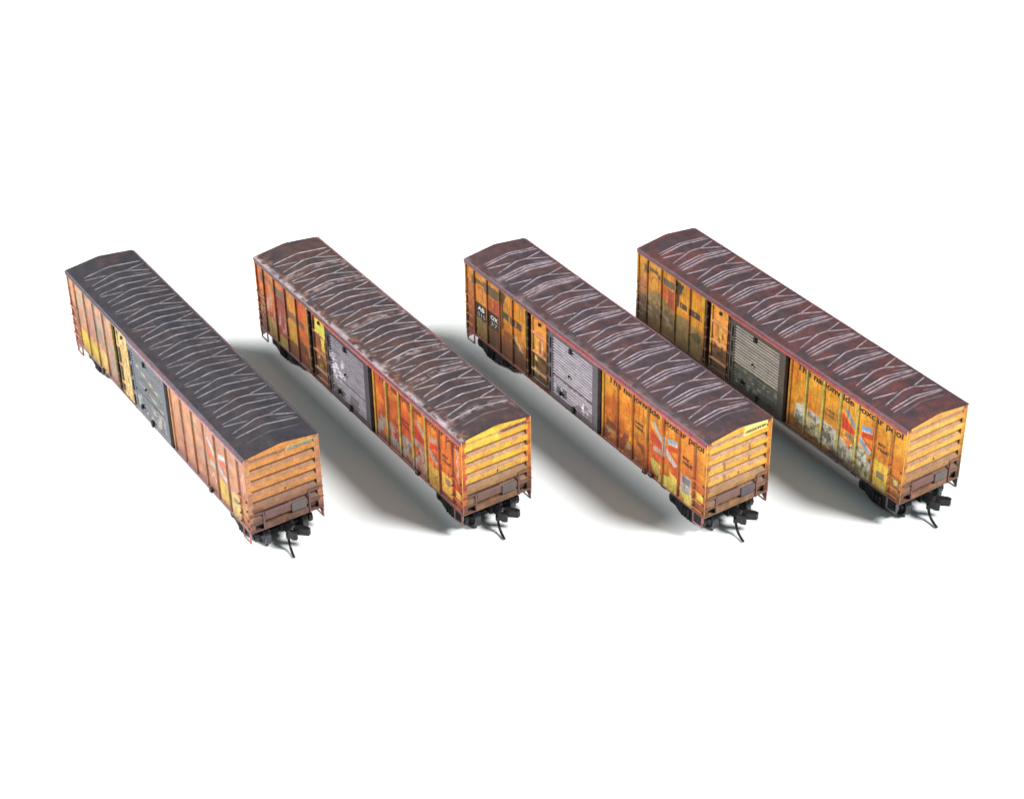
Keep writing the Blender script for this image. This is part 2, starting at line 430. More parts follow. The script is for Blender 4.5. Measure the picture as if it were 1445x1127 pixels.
def build_side(cfg, root):
    A = np.arange(0, 53.19, 0.08); A[-1] = L; H = np.concatenate([np.arange(0, 10.95, 0.1), [10.98]])
    AA, HH = np.meshgrid(A, H, indexing='ij')
    w = panel('side_wall', A, H, side_depth(AA, HH, cfg['yribs']), grade(paint_side(cfg, AA, HH), cfg.get('gk', 0.66), 0.03), map_side, M_PAINT, root, 0.7)
    # sliding door
    A = np.arange(20.62, 31.66, 0.12); H = np.arange(0.35, 10.62, 0.06)
    AA, HH = np.meshgrid(A, H, indexing='ij')
    corr = ((AA > 21.55) & (AA < 30.25) & (HH > 1.1) & (HH < 9.85)).astype(float)
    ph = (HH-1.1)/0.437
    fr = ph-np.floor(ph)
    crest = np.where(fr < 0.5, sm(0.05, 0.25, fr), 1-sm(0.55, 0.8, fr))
    for hb in (4.05,):            # plain belt across the panel
        crest = np.where(np.abs(HH-hb) < 0.2, 0.15, crest)
    cfg['_crest'] = crest
    d = np.where(corr > 0, 0.02+0.13*crest, 0.2)
    d = np.where((AA < 20.95) | (AA > 31.3), 0.24, d)
    door = panel('sliding_door', A, H, d, paint_door(cfg, AA, HH, corr), map_side, M_DOOR, root, 0.3)
    door['label'] = cfg['doorlabel']
    # door fittings
    hb = MB()
    for (s_, h_, w_, hh_) in ((25.5, 9.6, 0.32, 0.7), (25.3, 5.65, 0.22, 0.3)):
        hb.box(s_-L/2-w_/2, s_-L/2+w_/2, -5.42, -5.2, ZB+h_-hh_/2, ZB+h_+hh_/2, lin((52, 48, 50)))
    hb.build('door_bracket', M_DOOR, door)
    for (s_, h_, w_, hh_) in ((23.4, 2.05, 0.3, 0.6), (26.3, 1.0, 0.45, 0.9)):
        q = MB(); q.box(s_-L/2-w_/2, s_-L/2+w_/2, -5.5, -5.18, ZB+h_-hh_/2, ZB+h_+hh_/2, lin((50, 46, 48)))
        q.build('door_latch', M_DOOR, door)
    q = MB()
    for k in range(4): q.tube([(20.9+0.05*k-L/2, -5.3, ZB+1+2.3*k), (20.9+0.05*k-L/2, -5.3, ZB+2.6+2.3*k)], 0.09, 6, lin((90, 80, 78)))
    q.build('door_handle', M_DOOR, door)
    # plug door
    A = np.arange(16.3, 19.9, 0.09); H = np.arange(0.4, 10.6, 0.1)
    AA, HH = np.meshgrid(A, H, indexing='ij')
    sd = cfg['seed']+200
    C = np.zeros(AA.shape+(3,))+lin(cfg['plug'])
    C = blend(C, sm(0.45, 0.6, fbm(AA*1.2, HH*0.9, sd)), lin(cfg['plug2']))
    C = apply_marks(C, AA, HH, cfg['plugmarks'], sd)
    C = blend(C, sm(0.5, 0.62, fbm(AA*1.5, HH*0.9, sd+2))*(1-sm(3.5, 9, HH))*cfg['plugdirt'], lin((48, 36, 24)))
    C = blend(C, (1-sm(0.5, 4.0, HH))*cfg['plugdirt']*0.8, lin((55, 45, 36)))
    C = C*(0.5+0.8*fbm(AA*2.2, HH*2.0, sd+33))[..., None]
    d = np.where((AA < 16.6) | (AA > 19.6) | (HH < 0.8) | (HH > 10.2), 0.02, -0.12)
    for hb_ in (7.9, 5.0, 2.2): d = np.where(np.abs(HH-hb_) < 0.18, 0.05, d)
    for hb_ in (7.9, 5.0, 2.2): C = blend(C, (np.abs(HH-hb_) < 0.15)*0.6, lin(cfg['plugbar']))
    pd = panel('plug_door', A, H, d, C, map_side, M_PAINT, root, 0.45)
    q = MB()
    for s_ in (15.45, 20.25):
        q.tube([(s_-L/2, -5.05, ZB+0.3), (s_-L/2, -5.05, ZB+10.5)], 0.09, 6, lin(cfg['rod']))
        for h_ in (1.2, 2.9, 4.8, 6.3, 8.0, 9.6):
            q.box(s_-L/2-0.22, s_-L/2+0.22, -5.16, -4.95, ZB+h_-0.16, ZB+h_+0.16, lin(cfg['rod']))
    q.build('locking_bar', M_PAINT, pd)
    q = MB(); q.box(18.0-L/2, 18.3-L/2, -5.12, -4.95, ZB+9.55, ZB+10.0, lin((58, 44, 34))); q.build('door_bracket', M_PAINT, pd)
    # door track / eave rail
    A = np.arange(0, 53.19, 0.15); A[-1] = L; H = np.linspace(10.5, 11.0, 7)
    AA, HH = np.meshgrid(A, H, indexing='ij')
    C = np.zeros(AA.shape+(3,))+lin(cfg['rail'])
    C = blend(C, sm(0.35, 0.6, fbm(AA*0.5, HH*3, sd+11))*sm(12, 22, AA), lin(cfg['rail2']))
    C = blend(C, (HH < 10.68)*sm(12, 20, AA)*cfg.get('raillip', 0.6), lin(cfg['raillipcol']))
    C = blend(C, sm(0.55, 0.66, fbm(AA*3, HH*6, sd+15))*0.4, lin((70, 50, 52)))
    d = np.where(HH < 10.68, 0.26*sm(19.5, 20.8, AA)+0.05, 0.12*sm(19.5, 20.8, AA)+0.05)
    panel('eave_rail', A, H, d, C, map_side, M_PAINT, root, 0.02)
    # side ladder at the near end, hand holds at the far end
    q = MB(); lc = lin(cfg['ladder'])
    for h_ in (4.75, 3.35, 1.95, 0.75):
        q.tube([(50.95-L/2, -4.98, ZB+h_), (50.98-L/2, -5.12, ZB+h_), (52.9-L/2, -5.12, ZB+h_), (52.93-L/2, -4.98, ZB+h_)], 0.05, 6, lc)
        for s_ in (50.95, 52.93): q.box(s_-0.1-L/2, s_+0.1-L/2, -5.14, -4.98, ZB+h_-0.1, ZB+h_+0.1, lin((90, 50, 32)))
    q.build('ladder', M_PAINT, w)
    q = MB()
    for h_ in (6.0, 4.4, 2.9, 1.5): q.tube([(0.15-L/2, -5.0, ZB+h_), (0.15-L/2, -5.15, ZB+h_), (2.1-L/2, -5.15, ZB+h_), (2.1-L/2, -5.0, ZB+h_)], 0.065, 6, lin(cfg['farladder']))
    q.build('ladder', M_PAINT, w)
    # sill bracket
    for s_, h_ in cfg['sillbits']:
        q = MB(); q.box(s_-0.35-L/2, s_+0.35-L/2, -5.25, -4.85, ZB+h_-0.3, ZB+h_+0.25, lin((58, 38, 34)), 0.06)
        q.build('jacking_pad', M_PAINT, w)
    return w

# ------------------------------------------------------------------ roof
def roof_z(y): 
    y = np.abs(y)
    z = HA-(HA-HS)*np.clip((y-0.25)/4.7, 0, 1)
    return z-np.where(y > 4.93, (y-4.93)*1.2, 0)

def seam_lines(heavy):
    out = []
    for k in range(9):
        o = 4.2+5.208*k
        g_ = 0.0 if heavy else 0.6
        out.append(([(o+2.1, -3.75), (o+1.4, -0.3), (o+1.3, 1.5), (o+2.2, 4.7)], 0.8))
        out.append(([(o+1.2, 1.7), (o+0.1, 4.7)], 0.8))
        out.append(([(o+3.15, -3.8), (o+3.05, 0), (o+3.25, 4.5)], 1.0))
        g_ = 0.0 if heavy else 0.6
        if k < 8: out.append(([(o+4.25+g_, -3.9), (o+4.2+g_, 0), (o+4.1+g_, 4.7)], 0.9))
        out.append(([(o+0.1, -4.0), (o+1.15, -1.0)], 1.0 if heavy else 0.7))
        out.append(([(o+2.0, -3.2), (o+1.75, -1.2)], 0.25)); out.append(([(o+4.6+g_*0.5, -3.3), (o+4.4+g_*0.5, 0), (o+4.5+g_*0.5, 3.8)], 0.22))
        out.append(([(o+2.5, 1.9), (o+2.75, 4.3)], 0.3))
        if heavy:
            out.append(([(o+3.7, -3.9), (o+3.62, 0), (o+3.5, 4.5)], 0.75))
    out.append(([(3.65, -3.8), (3.55, 0), (3.5, 4.6)], 1.0))
    if heavy: out.append(([(3.15, -3.8), (3.1, 0), (3.0, 4.6)], 0.7))
    return out

def build_roof(cfg, root):
    A = np.arange(-0.12, 53.3, 0.14); Y = np.concatenate([[-5.14, -5.1, -5.0, -4.93], np.arange(-4.8, 4.81, 0.16), [4.93, 5.0, 5.1, 5.14]])
    AA, YY = np.meshgrid(A, Y, indexing='ij')
    sd = cfg['seed']+300
    Z = roof_z(YY)+ZB
    Z = np.where(np.abs(YY) > 5.12, ZB+10.96, Z)
    C = np.zeros(AA.shape+(3,))+lin(cfg['roof'])
    C = blend(C, sm(0.45, 0.68, fbm(AA*0.45, YY*0.45, sd))*cfg['roofmix'], lin(cfg['roof2']))
    C = blend(C, sm(0.52, 0.66, fbm(AA*0.9+5, YY*0.35, sd+4))*cfg.get('roofrust', 0.3), lin(cfg['roofrustcol']))
    if cfg.get('chalk'):
        band = np.zeros(AA.shape)
        for k in cfg['chalkbands']:
            c0 = 4.2+5.208*k+3.65
            band = np.maximum(band, np.exp(-((AA-c0)/0.45)**2))
        n = fbm(AA*2.3, YY*1.6, sd+9)
        C = blend(C, band*sm(0.42, 0.62, n)*cfg['chalk'], lin(cfg['chalkcol']))
        C = blend(C, band*sm(0.45, 0.62, fbm(AA*1.5, YY*1.2, sd+12))*0.6, lin((116, 80, 70)))
    if cfg.get('edgechalk'):
        e = np.exp(-((YY+4.75)/0.35)**2)
        C = blend(C, e*sm(0.38, 0.6, fbm(AA*1.4, YY*2, sd+13))*cfg['edgechalk'], lin((190, 172, 175)))
        e = np.exp(-((YY+4.2)/0.7)**2)
        C = blend(C, e*sm(0.55, 0.7, fbm(AA*1.8, YY*1.8, sd+14))*cfg['edgechalk']*0.9, lin((150, 95, 70)))
        e = np.exp(-((YY-4.5)/0.5)**2)
        C = blend(C, e*sm(0.55, 0.7, fbm(AA*1.1, YY*1.8, sd+16))*cfg['edgechalk']*0.7, lin((150, 105, 100)))
    C = blend(C, (np.abs(np.abs(YY)-4.97) < 0.1)*0.7, lin(cfg['roofedge']))  # pale eave strip: highlight of the rounded edge painted into the colour
    C = blend(C, (np.abs(YY) > 5.08)*0.7, lin(cfg['fascia']))
    na, ny = AA.shape
    P = np.stack([AA-L/2, YY, Z], -1).reshape(-1, 3)
    idx = np.arange(na*ny).reshape(na, ny)
    F = np.stack([idx[:-1, :-1], idx[1:, :-1], idx[1:, 1:], idx[:-1, 1:]], -1).reshape(-1, 4).tolist()
    Cc = C.reshape(-1, 3)
    V = P.tolist(); CL = Cc.tolist()
    for row in (0, -1):            # closed ends
        r = idx[row]; n0 = len(V)
        for q in r:
            x, y, z = P[q]; V.append([x, y, max(z-0.16, ZB+10.9)]); CL.append(list(Cc[q]))
        for i in range(ny-1): F.append([int(r[i]), int(r[i+1]), n0+i+1, n0+i])
    # raised seams
    random.seed(cfg['seed'])
    for pts, wgt in seam_lines(cfg['heavy']):
        w = (0.03+0.024*wgt)*cfg.get('seamw', 1.0)
        sub = []
        for p, q in zip(pts[:-1], pts[1:]):
            n = max(2, int(abs(q[1]-p[1])/0.3))
            for i in range(n): sub.append((p[0]+(q[0]-p[0])*i/n, p[1]+(q[1]-p[1])*i/n))
        sub.append(pts[-1])
        n0 = len(V); m_ = len(sub)
        for i, (a, y) in enumerate(sub):
            e = min(i, m_-1-i)/1.5; ww = w*min(1, 0.45+e*0.5)
            z = float(roof_z(np.array(y)))+ZB
            nn = float(fbm(np.array(a*1.7), np.array(y*1.9), sd+50))
            t = max(0.0, min(1.0, 0.5+(nn-0.3)*1.3))*min(1.0, wgt+0.1)*cfg.get('seamk', 1.0)
            t *= 0.55+0.45*min(1, e)
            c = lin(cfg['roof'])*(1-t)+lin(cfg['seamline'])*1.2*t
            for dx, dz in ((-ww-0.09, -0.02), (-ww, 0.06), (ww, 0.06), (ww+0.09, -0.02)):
                V.append([a-L/2+dx, y, z+dz]); CL.append(list(c if dz > 0 else c*0.25))  # flanks painted darker, shading put in for relief
        for i in range(m_-1):
            for j in range(3):
                F.append([n0+i*4+j, n0+i*4+j+1, n0+i*4+5+j, n0+i*4+4+j][::-1])
        F.append([n0, n0+1, n0+2, n0+3]); F.append([n0+(m_-1)*4+3-j for j in range(4)])
    CL = np.array(CL); CL[:na*ny] *= (0.7+0.6*fbm(AA*0.9, YY*0.9, sd+81)).reshape(-1, 1)
    me = mesh_from('roof', V, F, grade(np.array(CL), cfg.get('rk', 0.62), 0.18))
    r = link('roof', me, M_ROOF, root)
    r['label'] = cfg['rooflabel']
    return r

# ------------------------------------------------------------------ end wall
RIBH = [9.25, 7.68, 6.1, 4.5, 2.9, 1.3]       # lower crest of each horizontal rib

def build_end(cfg, root):
    B = np.concatenate([np.arange(-4.99, 4.985, 0.1), [4.99]])
    H = np.concatenate([np.arange(0, 10.6, 0.07), np.linspace(10.6, 11.0, 7)])
    BB, HH = np.meshgrid(B, H, indexing='ij')
    top = HS+(HA-HS)*(1-np.clip((np.abs(BB)-0.25)/4.7, 0, 1))-0.1
    hh = np.where(HH > 10.2, 10.2+(HH-10.2)*(top-10.2)/0.8, HH)
    d = np.full(BB.shape, -0.42)
    face = np.zeros(BB.shape); ledge = np.zeros(BB.shape)
    ts = 1-sm(4.5, 4.82, np.abs(BB))
    for r in RIBH:
        up = np.where(hh > r+0.72, 1-np.clip((hh-r-0.72)/0.56, 0, 1), 1.0)*np.where(hh > r, 1.0, np.clip((hh-r+0.16)/0.16, 0, 1))
        inb = (hh > r-0.16) & (hh < r+1.27)
        d = np.where(inb, np.maximum(d, -0.42+0.44*up*ts), d)
        ledge = np.maximum(ledge, sm(r+0.66, r+0.82, hh)*(hh < r+1.4))
    d = np.where(hh > 10.35, np.maximum(d, -0.02), d)
    d = np.where(np.abs(BB) > 4.86, 0.03, d)
    d = np.where(hh < 0.2, 0.02, d)
    # heavy plate across the bottom
    pl = (np.abs(BB+0.05) < 3.05) & (hh < 0.95)
    d = np.where(pl, 0.05, d)
    sd = cfg['seed']+400
    n = fbm(BB*0.8, hh*0.8, sd); n2 = fbm(BB*2.4, hh*2.4, sd+3); n3 = fbm(BB*7, hh*7, sd+5)
    C = np.zeros(BB.shape+(3,))+lin(cfg['end'])
    C = blend(C, sm(0.4, 0.65, n)*0.7, lin(cfg['end2']))
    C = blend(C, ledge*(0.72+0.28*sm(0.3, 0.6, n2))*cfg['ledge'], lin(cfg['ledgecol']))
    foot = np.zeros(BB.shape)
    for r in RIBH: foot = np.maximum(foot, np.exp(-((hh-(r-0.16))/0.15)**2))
    C = blend(C, foot*0.9, lin(cfg['footcol'])*0.6)  # shade beneath each rib painted into the colour
    gd = sm(5.6, 2.2, hh+1.6*(n-0.5))
    gd = 1-sm(1.6, cfg['endgrimeh'], hh+2.0*(n-0.5))
    C = blend(C, gd*cfg['endgrime'], lin(cfg['endgrimecol']))
    C = blend(C, gd*sm(0.5, 0.62, n2)*0.5, lin(cfg['endgrime2']))
    C = blend(C, sm(0.58, 0.7, n3)*0.45, lin((110, 70, 40)))
    for mk in cfg['endmarks']: C = apply_marks(C, BB, hh, [mk], sd)
    C = blend(C, (np.abs(BB) > 4.82)*(0.85-0.3*(hh < 3.0)), lin(cfg['post']))
    na, nh = BB.shape
    P = map_end(BB, hh, d).reshape(-1, 3)
    idx = np.arange(na*nh).reshape(na, nh)
    f = np.stack([idx[:-1, :-1], idx[1:, :-1], idx[1:, 1:], idx[:-1, 1:]], -1).reshape(-1, 4)
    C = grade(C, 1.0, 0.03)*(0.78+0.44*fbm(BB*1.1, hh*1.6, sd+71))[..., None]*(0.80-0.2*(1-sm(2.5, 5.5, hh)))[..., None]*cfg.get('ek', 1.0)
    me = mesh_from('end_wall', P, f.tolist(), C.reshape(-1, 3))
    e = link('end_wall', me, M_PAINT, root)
    x = L/2
    gc = lin(cfg['endgrimecol'])*0.72; gc2 = lin(cfg['endgrime2'])
    # ladder stiles and rungs
    q = MB(); q.box(x, x+0.16, -3.25, -3.05, ZB+0.1, ZB+2.75, gc)
    for h_ in (2.55, 1.25, 0.2): q.box(x+0.02, x+0.12, -4.9, -3.2, ZB+h_-0.07, ZB+h_+0.07, gc)
    q.build('ladder', M_PAINT, e)
    q = MB(); q.box(x, x+0.18, 2.95, 3.15, ZB+0.05, ZB+3.35, gc)
    for h_ in (3.3, 1.75, 0.3): q.box(x+0.02, x+0.12, 3.1, 4.9, ZB+h_-0.07, ZB+h_+0.07, gc)
    q.build('ladder', M_PAINT, e)
    q = MB(); q.box(x-0.05, x+0.2, 0.62, 2.62, ZB+1.1, ZB+2.3, lin(cfg['plate'])*0.5, 0.04); q.build('placard_board', M_PAINT, e)
    q = MB(); q.box(x-0.3, x+0.1, -2.95, 0.4, ZB+1.55, ZB+2.55, gc, 0.05)
    q.build('bearing_plate', M_PAINT, e)
    q = MB(); q.tube([(x+0.02, 0.0, ZB+4.7), (x+0.08, 0.05, ZB+4.9), (x+0.02, 0.1, ZB+5.1)], 0.06, 6, lin((70, 40, 32)))
    q.build('grab_iron', M_PAINT, e)
    # stirrups under the corners
    for y, nm in ((-4.95, 0), (4.95, 1)):
        q = MB(); cst = lin(cfg['stirrup'])
        pts = [(51.15, -0.05), (51.15, -1.55), (52.85, -1.55), (52.85, -0.05)]
        for (a0, h0), (a1, h1) in zip(pts[:-1], pts[1:]):
            q.tube([(a0-L/2, y, ZB+h0), (a1-L/2, y, ZB+h1)], 0.1, 6, cst)
        q.box(52.78-L/2, 53.1-L/2, y-0.08, y+0.08, ZB-0.75, ZB+0.02, cst)
        if nm: q.prism([(51.2-L/2, ZB), (53.15-L/2, ZB), (53.15-L/2, ZB-1.5)], y-0.12, y, cst)
        q.build('stirrup_step', M_PAINT, root)
    if cfg.get('endtext'):
        t, b0, h0, w_, col_, sz = cfg['endtext']
        lettering(t, 'end', b0, h0, sz, col_, e, 0.035, width=w_, bold=0.012, ext=0.008)
    return e

# ------------------------------------------------------------------ trucks and couplers (meshes shared by all cars)
def truck_meshes():
    out = {}
    q = MB()
    prof = [(-3.45, 1.55), (-3.35, 2.05), (-2.3, 2.35), (-1.2, 2.75), (1.2, 2.75), (2.3, 2.35), (3.35, 2.05), (3.45, 1.55),
            (3.3, 1.0), (2.2, 0.95), (1.45, 0.55), (0.9, 0.35), (-0.9, 0.35), (-1.45, 0.55), (-2.2, 0.95), (-3.3, 1.0)]
    q.prism(prof, -3.95, -3.45)
    for k in (-0.55, 0, 0.55): q.tube([(k, -4.05, 0.65), (k, -4.05, 2.0)], 0.22, 8)
    for k in (-2.8, 2.8): q.tube([(k, -4.08, 1.45), (k, -3.4, 1.45)], 0.38, 10)
    out['side_frame'] = q.mesh('side_frame')
    q = MB(); q.box(-0.8, 0.8, -3.6, 3.6, 1.3, 2.5, bev=0.1); q.box(-1.6, 1.6, -1.3, 1.3, 2.0, 3.2, bev=0.1)
    out['bolster'] = q.mesh('bolster')
    q = MB(); q.lathe_y([(-2.95, 0.02), (-2.95, 0.35), (-2.85, 0.4), (-2.85, 1.08), (-2.98, 1.12), (-2.98, 1.33), (-2.9, 1.38), (-2.45, 1.4), (-2.35, 1.55), (-2.22, 1.55), (-2.18, 1.4), (-2.3, 1.0), (-2.3, 0.3), (-2.2, 0.02)], 0, 0, 32)
    out['wheel'] = q.mesh('wheel', True)
    q = MB(); q.tube([(0, -3.6, 0), (0, 3.6, 0)], 0.28, 10)
    out['axle'] = q.mesh('axle')
    for k in ('side_frame', 'bolster', 'axle'): out[k].materials.append(M_BLACK)
    out['wheel'].materials.append(M_WHEEL)
    q = MB()
    # shank, head, knuckle
    q.box(24.0, 27.3, -0.38, 0.38, -0.35, 0.3, bev=0.06)
    q.prism([(23.5, -0.75), (27.0, -0.75), (27.0, 0.55), (23.5, 0.55)], -1.0, 1.0)
    q.box(27.0, 28.4, -0.62, 0.62, -0.6, 0.55, bev=0.12)
    q.box(28.2, 28.75, -0.75, 0.15, -0.7, 0.6, bev=0.12)
    def hp(poly, z0, z1):
        n = len(poly); vs = [(x, y, z0) for x, y in poly]+[(x, y, z1) for x, y in poly]
        q.add(vs, [tuple(range(n))[::-1], tuple(range(n, 2*n))]+[(i, (i+1) % n, (i+1) % n+n, i+n) for i in range(n)])
    hp([(28.2, 0.05), (28.8, 0.2), (29.35, 0.95), (30.0, 1.7), (29.75, 2.2), (29.2, 2.0), (28.6, 1.45), (28.2, 0.95)], -0.6, 0.5)
    hp([(28.6, -0.75), (29.45, -0.55), (29.8, -0.1), (29.55, 0.25), (29.25, -0.05), (28.7, -0.2)], -0.75, 0.6)
    q.tube([(28.2, -0.55, -1.15), (28.2, -0.55, -0.4)], 0.34, 10)
    q.v = [(27.3+(x-28.2)*0.9 if x > 26 else x, y*0.86, z*0.86) for x, y, z in q.v]
    out['coupler'] = q.mesh('coupler')
    out['coupler'].materials.append(M_BLACK)
    q = MB()
    pts = []
    for i in range(13):
        t = i/12
        pts.append((27.35+0.1*t+2.1*t**2.0, -0.5-0.5*t**1.6, -0.6-1.66*math.sin(t*math.pi/2*0.95)))
    q.tube(pts, 0.165, 8)
    out['trip_pin'] = q.mesh('trip_pin', True); out['trip_pin'].materials.append(M_BLACK)
    return out
TM = truck_meshes()

def inst(name, me, parent, loc=(0, 0, 0), rz=0.0):
    o = bpy.data.objects.new(name, me); COL.objects.link(o)
    o.parent = parent; o.location = Vector(loc)*S; o.rotation_euler = (0, 0, rz)
    return o

def running_gear(root):
    for s_ in (-1, 1):
        xc = s_*21.95
        t = inst('truck', TM['bolster'], root, (xc, 0, 0))
        inst('side_frame', TM['side_frame'], t); inst('side_frame', TM['side_frame'], t, rz=math.pi)
        for wx in (-2.8, 2.8):
            inst('axle', TM['axle'], t, (wx, 0, 1.55))
            inst('wheel', TM['wheel'], t, (wx, 0, 1.55)); inst('wheel', TM['wheel'], t, (wx, 0, 1.55), rz=math.pi)
        c = inst('coupler', TM['coupler'], root, (0, 0, ZB-1.0), rz=0 if s_ > 0 else math.pi)
        inst('trip_pin', TM['trip_pin'], c)
    q = MB()
    q.box(-26.2, 26.2, -4.7, 4.7, ZB-0.02, ZB+0.5)
    q.box(-24.0, 24.0, -0.9, 0.9, ZB-1.0, ZB)
    for x in (-15, -9, -3, 3, 9, 15): q.box(x-0.2, x+0.2, -4.6, 4.6, ZB-0.55, ZB)
    q.box(-3, 3.5, 1.6, 3.4, ZB-1.3, ZB-0.1, bev=0.1)
    q.tube([(-8, -2.4, ZB-0.9), (-4.5, -2.4, ZB-0.9)], 0.75, 12)
    q.build('underframe', M_UNDER, root)
    for x in (-18.0, 18.0):
        q = MB(); q.box(x-0.5, x+0.5, -4.6, -4.0, ZB-0.75, ZB-0.02, bev=0.08); q.build('jacking_pad', M_UNDER, root)

def reverse_copy(o, root):
    """the other side or end of the car: the same part turned half round"""
    c = o.copy(); COL.objects.link(c); c.parent = root; c.rotation_euler = (0, 0, math.pi)
    for ch in o.children:
        k = ch.copy(); COL.objects.link(k); k.parent = c
    return c

# ------------------------------------------------------------------ the four cars
ORANGE_EMB = {'blue': (120, 150, 175), 'white': (200, 190, 175), 'red': (205, 70, 35), 'grey': (150, 150, 140)}
CARS = []
# --- A: leftmost, pale sun-bleached orange with black roof
CARS.append(dict(
    pos=(-41.79922612, 212.39871258, 0.57116672), seed=11, heavy=False,
    label='pale bleached orange boxcar with a charcoal black roof, leftmost of the four',
    base=(222, 150, 104), base2=(208, 136, 108), mix=0.6, farbase=(226, 154, 112), yribs=[], ribcol=(200, 160, 60), rib2=(206, 132, 66), ribal=0.5,
    seam=0.7, seamcol=(104, 76, 44), edgeY=(222, 148, 70), grime=0.85, grimeh=1.9, grimecol=(142, 92, 86), streak=0.25, streakcol=(180, 110, 80), spots=0.2, y15=5, drip=0.3, dripcol=(142, 90, 70), hicol=(232, 168, 118), mottle=0.3, mottlecol=(140, 100, 84), low=0.5, lowcol=(176, 112, 90), gk=0.6,
    sill=(140, 98, 98), chord=(176, 118, 92), rail=(92, 78, 88), rail2=(112, 74, 82), raillip=0.5, raillipcol=(196, 160, 158),
    ladder=(196, 110, 84), farladder=(200, 130, 90), stirrup=(158, 98, 92), sillbits=[(42.6, 0.25), (9.6, 0.1)],
    marks=[('blot', 2.4, 14.8, 4.5, 10, (168, 152, 128), 0.65, 0.8, 0.5),
           ('rect', 5.7, 8.4, 2.6, 8.2, (196, 126, 108), 0.7, 0.5), ('rect', 2.6, 4.6, 7.4, 9.4, (176, 160, 130), 0.6, 0.6),
           ('rect', 8.8, 10.6, 4.2, 8.8, (158, 148, 134), 0.6, 0.6), ('rect', 2.4, 8.4, 0, 3.3, (228, 190, 48), 0.95, 1.2),
           ('rect', 8.7, 11.2, 0.3, 3.4, (232, 196, 96), 0.9, 1.0), ('rect', 12.3, 14.6, 0.6, 4.2, (160, 146, 130), 0.6, 1.0),
           ('rect', 0.4, 2.2, 0.3, 6.0, (176, 106, 88), 0.7, 0.5), ('rect', 4.8, 5.3, 6.5, 9.6, (226, 190, 110), 0.7, 0.3),
           ('blot', 36, 53, 3, 10, (206, 148, 120), 0.6, 0.6, 0.5), ('blot', 34, 47, 4, 9, (176, 152, 118), 0.45, 0.8, 0.55)]
          + emblem_marks({'blue': (214, 218, 222), 'white': (206, 196, 184), 'red': (218, 108, 74), 'grey': (196, 190, 176)}, 0.85, 0.1)
          + [('rect', 45.1, 47.7, 0.5, 3.6, (232, 188, 74), 0.95, 0.2), ('rect', 48.2, 50.8, 0.3, 3.7, (236, 200, 116), 0.95, 0.2),
             ('rect', 51.3, 52.8, 2.1, 3.4, (232, 196, 96), 0.8, 0.15), ('rect', 51.2, 52.8, 4.2, 9.8, (206, 132, 106), 0.8, 0.3),
             ('line', [(51.7, 9), (52.2, 8.2), (51.8, 7.2), (52.3, 6.2), (51.9, 5.2)], 0.16, (226, 190, 164), 0.8),
             ('line', [(42.2, 3.2), (42.9, 2.4), (43.4, 3.2), (44, 2.2), (44.4, 2.9)], 0.14, (232, 190, 170), 0.7),
             ('rect', 48.9, 50.2, 2.3, 3.1, (84, 100, 112), 0.9, 0.05)],
    doorframe=(96, 97, 104), doorlow=(60, 60, 66), doorhi=(112, 115, 123), doorhi2=(112, 108, 104), dooralt=0.8, doorgrime=0.25, doorgc=(140, 125, 125),
    doormarks=[('line', [(22.5, 8.0), (29.8, 6.3)], 0.14, (186, 176, 120), 0.6), ('line', [(23, 5.6), (30, 4.4)], 0.14, (176, 166, 126), 0.5), ('blot', 21, 30.5, 0.8, 3.6, (168, 160, 146), 0.6, 1.4, 0.52),
               ('line', [(22, 6.9), (30.2, 5.6)], 0.15, (90, 86, 84), 0.8)],
    doorlabel='pale grey sliding door with dull yellow streaks',
    plug=(200, 172, 108), plug2=(176, 140, 76), plugbar=(196, 134, 84), plugdirt=0.15, rod=(110, 96, 56),
    plugmarks=[('rect', 16.2, 17.0, 0, 7.5, (70, 56, 30), 0.8, 0.6), ('line', [(18, 9), (18.6, 6.5), (18, 4.2), (18.8, 2)], 0.15, (110, 100, 50), 0.7)],
    roof=(62, 57, 64), roof2=(74, 62, 64), roofmix=0.5, roofrust=0.3, roofrustcol=(90, 58, 54), seamline=(176, 166, 176), seamw=0.8, seamk=0.85,
    roofedge=(128, 116, 128), fascia=(96, 84, 96), rooflabel='charcoal black roof with thin pale seams',
    end=(226, 146, 60), end2=(220, 148, 74), ledge=0.75, ledgecol=(158, 110, 88), footcol=(130, 84, 56), endgrime=0.92, ek=0.86, endgrimeh=6.4, endgrimecol=(118, 84, 82), endgrime2=(172, 126, 88),
    endmarks=[('rect', -2.4, -0.5, 0.2, 0.9, (120, 84, 60), 0.6, 0.3), ('rect', 0.62, 4.3, 10.12, 10.62, (216, 200, 128), 0.9, 0.03), ('blot', -4, 4.5, 4, 9, (190, 130, 70), 0.5, 1.2, 0.55),
              ('rect', -4.6, -3.1, 2.75, 3.4, (140, 72, 54), 0.8, 0.2)],
    post=(226, 150, 90), plate=(126, 116, 114), endtext=('ABOX 50020', 0.85, 10.2, 3.2, M_INKG, 0.42)))
